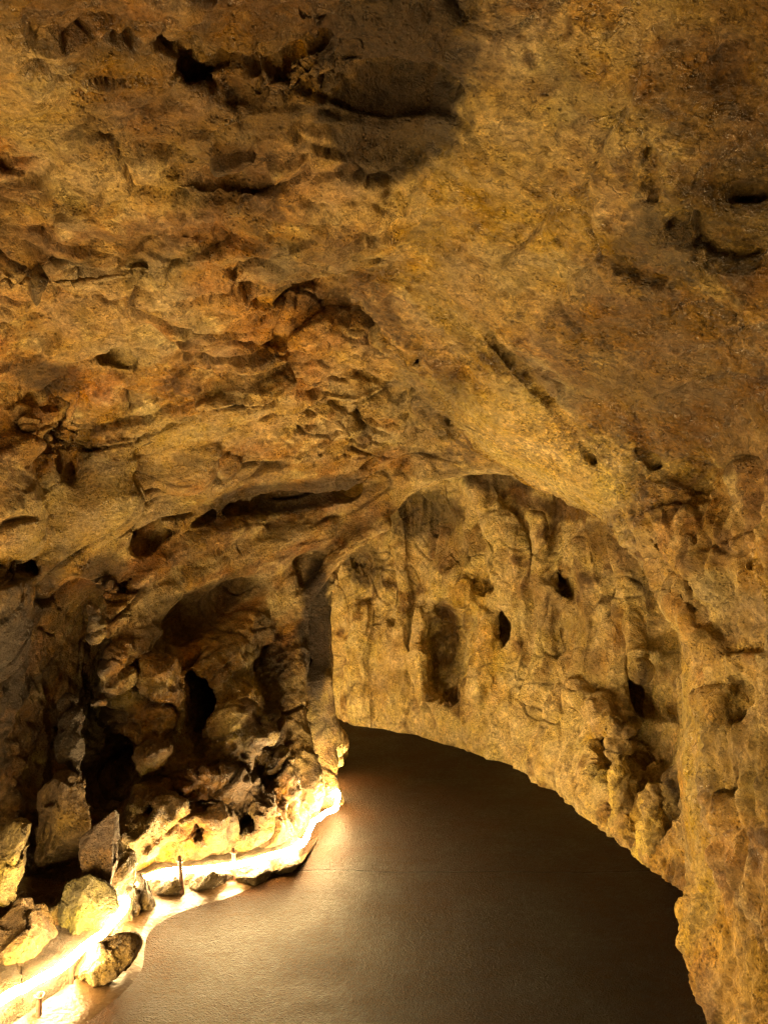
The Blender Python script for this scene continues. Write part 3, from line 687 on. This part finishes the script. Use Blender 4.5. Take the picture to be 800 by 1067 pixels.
# stalagmite knobs on the right
def blob_column(name, label, cat, pts, m, seed):
    """a dripstone column grown from stacked rounded lobes: pts = (u, v, y, radius px)"""
    P = np.array([aty(u, v, y) for u, v, y, r in pts]); R = np.array([r*y/FPX for u, v, y, r in pts])
    C_ = catmull(P, 10); Rr = np.interp(np.linspace(0, len(P)-1, len(C_)), np.arange(len(P)), R)
    Vt, Qt = tube(C_, Rr, 40)
    ctr = np.repeat(C_, 40, 0)
    # close the ends
    Vt = np.concatenate([Vt, C_[:1]-(C_[1]-C_[0])*.6, C_[-1:]+(C_[-1]-C_[-2])*.6]); n = len(C_)*40
    j = np.arange(40); j2 = (j+1) % 40; e = (len(C_)-1)*40
    Qt = np.concatenate([Qt, np.stack([j2, j, np.full(40, n), np.full(40, n)], 1)[:, :4], np.stack([e+j, e+j2, np.full(40, n+1), np.full(40, n+1)], 1)])
    ctr = np.concatenate([ctr, Vt[-2:]])
    dr = Vt-ctr; dl = np.maximum(np.linalg.norm(dr, axis=1), 1e-6)[:, None]; q = Vt.astype(F32)
    a = fbm(q, 11, 4, seed)*.045+(fbm(q, 18, 3, seed+3, ridged=True)-.4)*.028+(voronoi(q, 26, seed)[:, 0]-.5)*.012
    Vt = Vt+dr/dl*a[:, None]
    me = bpy.data.meshes.new(name); o0 = P.mean(0)
    me.from_pydata([tuple(x-o0) for x in Vt], [], [tuple(x) if x[2] != x[3] else tuple(x[:3]) for x in Qt.tolist()]); me.update()
    for p_ in me.polygons: p_.use_smooth = True
    me.materials.append(m); o = bpy.data.objects.new(name, me); o.location = o0; COL.objects.link(o)
    return tag(o, label, cat)
M_CALC = rock_material('pale_dripstone', False, (.46, .35, .14), .8)
blob_column('stalagmite', 'knobbly yellow stalagmite with a flared top beside the dark hole in the right wall', 'stalagmite',
            [(652, 868, 4.40, 17), (648, 838, 4.40, 10), (645, 812, 4.38, 8), (646, 793, 4.36, 7), (640, 780, 4.35, 11), (650, 768, 4.35, 12), (641, 758, 4.35, 10), (646, 750, 4.36, 4)], M_CALC, 5)
blob_column('stalagmite', 'stubby rounded stalagmite below the dark hole, nearer the right wall edge', 'stalagmite',
            [(684, 892, 4.05, 20), (681, 862, 4.0, 13), (679, 838, 3.98, 8), (681, 824, 3.98, 6), (682, 817, 3.98, 3)], M_CALC, 8)
def path_z(p):
    q = np.array(p, F32); q[:, 2] = 0
    return noise(q, 1.5, 3)*.012+noise(q, 6, 4)*.004
# cement strip between path and kerb
m_strip, nt, b = mat('smooth_wet_cement'); L = nt.links.new
tc = nd(nt, 'ShaderNodeTexCoord'); na = nd(nt, 'ShaderNodeTexNoise', Scale=6.0, Detail=8.0, Roughness=.65); L(tc.outputs['Object'], na.inputs['Vector'])
rp = nd(nt, 'ShaderNodeValToRGB'); L(na.outputs['Fac'], rp.inputs['Fac'])
rp.color_ramp.elements[0].position = .3; rp.color_ramp.elements[0].color = (.018, .010, .004, 1)
rp.color_ramp.elements[1].position = .7; rp.color_ramp.elements[1].color = (.05, .030, .012, 1)
L(rp.outputs['Color'], b.inputs['Base Color']); b.inputs['Roughness'].default_value = .36; b.inputs['Specular IOR Level'].default_value = .2
bp = nd(nt, 'ShaderNodeBump', Strength=.6, Distance=.006); nb2 = nd(nt, 'ShaderNodeTexNoise', Scale=55.0, Detail=5.0); L(tc.outputs['Object'], nb2.inputs['Vector'])
L(nb2.outputs['Fac'], bp.inputs['Height']); L(bp.outputs['Normal'], b.inputs['Normal'])
strip_px = [(40, 1110), (85, 1068), (140, 1020), (152, 990), (168, 968), (200, 953), (250, 934), (298, 910), (322, 888), (330, 872)]
so = catmull([np.append(G(u, v), 0) for u, v in strip_px], 10); so[:, :2] += np.stack([noise(so.astype(F32), 3, 5), noise(so.astype(F32), 3, 6)], 1)*.05
si = catmull([(x, y, 0) for x, y in rope_xy[5:17]], 10)
tt = np.linspace(0, 1, 120); so = np.stack([np.interp(tt, np.linspace(0, 1, len(so)), so[:, k]) for k in range(3)], 1); si = np.stack([np.interp(tt, np.linspace(0, 1, len(si)), si[:, k]) for k in range(3)], 1)
rows = []
for t in np.linspace(0, 1, 13):
    q = so*(1-t)+si*t; q[:, 2] = path_z(q)-.004+.012*sstep(0, .3, np.array([t]))[0]+.03*t*t; q[:, 2] += noise(q.astype(F32), 5, 9)*.008*t; rows.append(q)
sv = np.concatenate(rows); i_ = np.arange(119)[None]+np.arange(12)[:, None]*120
sq = np.stack([i_, i_+1, i_+121, i_+120], -1).reshape(-1, 4)[:, ::-1]
tag(mesh_np('path_edge_strip', sv, sq, m_strip), kind='structure')
# low cemented ledge that carries the rope light
rc = catmull([(x, y, 0) for x, y in rope_xy[:17]], 14); tg = np.gradient(rc, axis=0); tg /= np.linalg.norm(tg, axis=1)[:, None]
lf = np.stack([-tg[:, 1], tg[:, 0], 0*tg[:, 0]], 1)
prof = [(.034, -.05), (.033, -.01), (.031, .03), (.028, .07), (.032, .092), (.05, .103), (.08, .106), (.13, .11), (.20, .115), (.30, .12)]
rows = []
for k, (o_, z_) in enumerate(prof):
    q = rc+lf*o_; q[:, 2] = z_; qn = q.astype(F32)
    w_ = noise(qn, 9, 21)*.022+noise(qn, 24, 22)*.010
    if k < 5: q = q+lf*(np.abs(w_)*1.3)[:, None]
    q[:, 2] += (noise(qn, 7, 23)*.012+noise(qn, 26, 24)*.006)*(k > 2); rows.append(q)
kn = len(rc); kv = np.concatenate(rows); i_ = np.arange(kn-1)[None]+np.arange(len(prof)-1)[:, None]*kn
kq = np.stack([i_, i_+1, i_+kn+1, i_+kn], -1).reshape(-1, 4)
tag(mesh_np('kerb', kv, kq, M_KERB), kind='structure')
# rusty stakes holding the rope
m_rust, nt, b = mat('rusty_iron'); L = nt.links.new
tc = nd(nt, 'ShaderNodeTexCoord'); na = nd(nt, 'ShaderNodeTexNoise', Scale=60.0, Detail=6.0); L(tc.outputs['Object'], na.inputs['Vector'])
rp = nd(nt, 'ShaderNodeValToRGB'); L(na.outputs['Fac'], rp.inputs['Fac'])
rp.color_ramp.elements[0].position = .35; rp.color_ramp.elements[0].color = (.022, .009, .004, 1); rp.color_ramp.elements[1].position = .7; rp.color_ramp.elements[1].color = (.10, .036, .012, 1)
L(rp.outputs['Color'], b.inputs['Base Color']); b.inputs['Roughness'].default_value = .8
m_clip, nt, b = mat('dark_plastic'); b.inputs['Base Color'].default_value = (.04, .03, .02, 1); b.inputs['Roughness'].default_value = .5
stakes = [((41, 1068), (41, 1034), 'rusty iron stake nearest the bottom left corner, holding up the rope light'),
          ((75, 1036), (73, 998), 'rusty iron stake in front of the rope light left of the low tan boulder'),
          ((191, 936), (187, 892), 'rusty leaning iron stake among the pale kerb stones, tallest of the middle three'),
          ((245, 924), (243, 884), 'rusty iron stake in the middle of the straight run of rope light'),
          ((280, 906), (278, 880), 'short rusty iron stake nearest the scalloped foot of the pillar')]
for (bu, bv), (tu, tv), lb in stakes:
    p0 = ground(bu, bv, 0.0); p1 = aty(tu, tv, p0[1]+.03); Lg = np.linalg.norm(p1-p0)
    e = bpy.data.objects.new('stake', None); COL.objects.link(e); e.location = p0; e.empty_display_size = .05
    tag(e, lb, 'stake', 'rusty stakes along the rope light')
    q = np.array([[0, 0, -.04], *((p1-p0)*t for t in (.1, .35, .6, .85, 1.0))]); Vr, Qr = tube(q, np.array([.0105, .010, .0095, .010, .0098, .009]), 10)
    n_ = len(Vr); Vr = np.concatenate([Vr, q[-1:]+[0, 0, .004]]); j = np.arange(10)+50
    Qr = np.concatenate([Qr, np.stack([j, np.roll(j, -1), np.full(10, n_), np.full(10, n_)], 1)])
    me = bpy.data.meshes.new('rod'); me.from_pydata(Vr.tolist(), [], [tuple(x) if x[2] != x[3] else tuple(x[:3]) for x in Qr.tolist()]); me.update(); me.materials.append(m_rust)
    for p_ in me.polygons: p_.use_smooth = True
    o = bpy.data.objects.new('rod', me); o.parent = e; COL.objects.link(o)
    # wire clip that ties the rope to the stake
    a = np.linspace(0, 2*math.pi, 17); ring = np.stack([np.cos(a)*.016, np.sin(a)*.016, .004*np.sin(2*a)], 1)+(p1-p0)*.9
    Vc, Qc = tube(ring, .0028, 6); oc = mesh_np('clip', Vc, Qc, m_clip, parent=e)

# ------------------------------------------------------------------ path
m_path, nt, b = mat('wet_dark_concrete'); L = nt.links.new
tc = nd(nt, 'ShaderNodeTexCoord'); OB = tc.outputs['Object']
def pn_(scale, detail, rough, t='ShaderNodeTexNoise', **kw):
    n = nd(nt, t, Scale=scale, **({'Detail': detail, 'Roughness': rough} if t == 'ShaderNodeTexNoise' else {}), **kw); L(OB, n.inputs['Vector']); return n
def rg(x, a, b_, c, d_):
    r = nd(nt, 'ShaderNodeMapRange'); L(x, r.inputs['Value'])
    for k, q in zip(('From Min', 'From Max', 'To Min', 'To Max'), (a, b_, c, d_)): r.inputs[k].default_value = q
    return r.outputs['Result']
def mh(op, x, y, z=None):
    q = nd(nt, 'ShaderNodeMath', operation=op)
    for k, e in enumerate((x, y, z)):
        if e is None: continue
        if isinstance(e, (int, float)): q.inputs[k].default_value = e
        else: L(e, q.inputs[k])
    return q.outputs[0]
big_ = pn_(2.2, 6.0, .62).outputs['Fac']; grit_ = pn_(120.0, 5.0, .8).outputs['Fac']; mid_ = pn_(30.0, 6.0, .7).outputs['Fac']
agg = pn_(150.0, 0, 0, 'ShaderNodeTexVoronoi'); fl = pn_(38.0, 0, 0, 'ShaderNodeTexVoronoi')
rp = nd(nt, 'ShaderNodeValToRGB'); L(big_, rp.inputs['Fac'])
rp.color_ramp.elements[0].position = .34; rp.color_ramp.elements[0].color = (.010, .0050, .0017, 1)
rp.color_ramp.elements[1].position = .68; rp.color_ramp.elements[1].color = (.030, .0132, .0040, 1)
sepp = nd(nt, 'ShaderNodeSeparateXYZ'); L(OB, sepp.inputs[0])
joint = rg(mh('ABSOLUTE', mh('SUBTRACT', mh('MULTIPLY_ADD', big_, .05, sepp.outputs['Y']), 3.99), 0), .003, .009, 1, 0)      # construction joint across the path
t_ = mh('MULTIPLY', mh('MULTIPLY', rg(grit_, .3, .7, .45, 1.6), rg(mid_, .3, .7, .6, 1.4)), mh('SUBTRACT', 1, mh('MULTIPLY', joint, .7)))
vm = nd(nt, 'ShaderNodeVectorMath', operation='SCALE'); L(rp.outputs['Color'], vm.inputs[0]); L(t_, vm.inputs['Scale'])
speck = mh('MULTIPLY', rg(fl.outputs['Distance'], .04, .07, 1, 0), rg(fl.outputs['Color'], .90, .92, 0, 1))                # a few pale chips
mxn = nd(nt, 'ShaderNodeMix', data_type='RGBA'); L(speck, mxn.inputs['Factor']); L(vm.outputs[0], mxn.inputs['A']); mxn.inputs['B'].default_value = (.25, .2, .14, 1)
L(mxn.outputs['Result'], b.inputs['Base Color'])
L(mh('ADD', rg(big_, .35, .65, .36, .50), rg(mid_, .3, .7, -.08, .10)), b.inputs['Roughness']); b.inputs['Specular IOR Level'].default_value = .035
hh = mh('MULTIPLY_ADD', agg.outputs['Distance'], .55, grit_); hh = mh('MULTIPLY_ADD', pn_(62.0, 4.0, .7).outputs['Fac'], 1.2, hh); hh = mh('MULTIPLY_ADD', joint, -1.0, hh)
bp = nd(nt, 'ShaderNodeBump', Strength=1.0, Distance=.017); L(hh, bp.inputs['Height']); L(bp.outputs['Normal'], b.inputs['Normal'])
xs = np.arange(-3.9, 2.3, .05); ys = np.arange(-4.1, 8.7, .05)
PX, PY = np.meshgrid(xs, ys, indexing='ij'); pv = np.stack([PX.ravel(), PY.ravel(), np.zeros(PX.size)], 1).astype(F32)
pv[:, 2] = path_z(pv)
ii = np.arange(PX.size).reshape(PX.shape)
pq = np.stack([ii[:-1, :-1], ii[1:, :-1], ii[1:, 1:], ii[:-1, 1:]], -1).reshape(-1, 4)
tag(mesh_np('path', pv, pq, m_path), kind='structure')

# ------------------------------------------------------------------ rope light
m_rope, nt, b = mat('glowing_warm_tube')
b.inputs['Base Color'].default_value = (.9, .8, .6, 1)
b.inputs['Emission Color'].default_value = (1.0, .64, .26, 1); b.inputs['Emission Strength'].default_value = 440.0
rz = [ROPE_Z]*len(rope_xy)
RP = catmull([(x, y, z) for (x, y), z in zip(rope_xy, rz)])
RP[:, 2] += noise(RP.astype(F32), 2.0, 55)*.03+noise(RP.astype(F32), 7.0, 56)*.012
RP[:, 2] -= sstep(4.2, 4.7, RP[:, 1])*.05
RP[:, :2] += np.stack([noise(RP.astype(F32), 6.0, 57), noise(RP.astype(F32), 6.0, 58)], 1)*.012
Vt, Qt = tube(RP, .014*(1+.25*noise(RP.astype(F32), 9, 61)))
rope = tag(mesh_np('rope_light', Vt, Qt, m_rope), 'glowing warm white rope light running along the foot of the left rock wall', 'rope light')

# ------------------------------------------------------------------ camera, world, render
cam = bpy.data.cameras.new('camera'); co = bpy.data.objects.new('camera', cam); COL.objects.link(co)
co.location = CAM; co.rotation_euler = (math.radians(90)+PITCH, 0, 0)
cam.sensor_fit = 'VERTICAL'; cam.angle_y = 2*math.atan(533.5/FPX); cam.clip_start = .02; cam.clip_end = 100
SC.camera = co
w = bpy.data.worlds.new('World'); SC.world = w; w.use_nodes = True
w.node_tree.nodes['Background'].inputs['Color'].default_value = (.002, .0015, .001, 1)
SC.view_settings.view_transform = 'Standard'; SC.view_settings.look = 'None'; SC.view_settings.exposure = 0; SC.view_settings.gamma = 1
try:
    SC.cycles.use_denoising = True
    SC.cycles.denoiser = 'OPENIMAGEDENOISE'; SC.cycles.denoising_input_passes = 'RGB_ALBEDO_NORMAL'; SC.cycles.denoising_prefilter = 'NONE'
    SC.cycles.max_bounces = 8; SC.cycles.diffuse_bounces = 5; SC.cycles.glossy_bounces = 3
    SC.cycles.sample_clamp_indirect = 6.0
except Exception as e: print(e)
print('done', time.time()-T0)
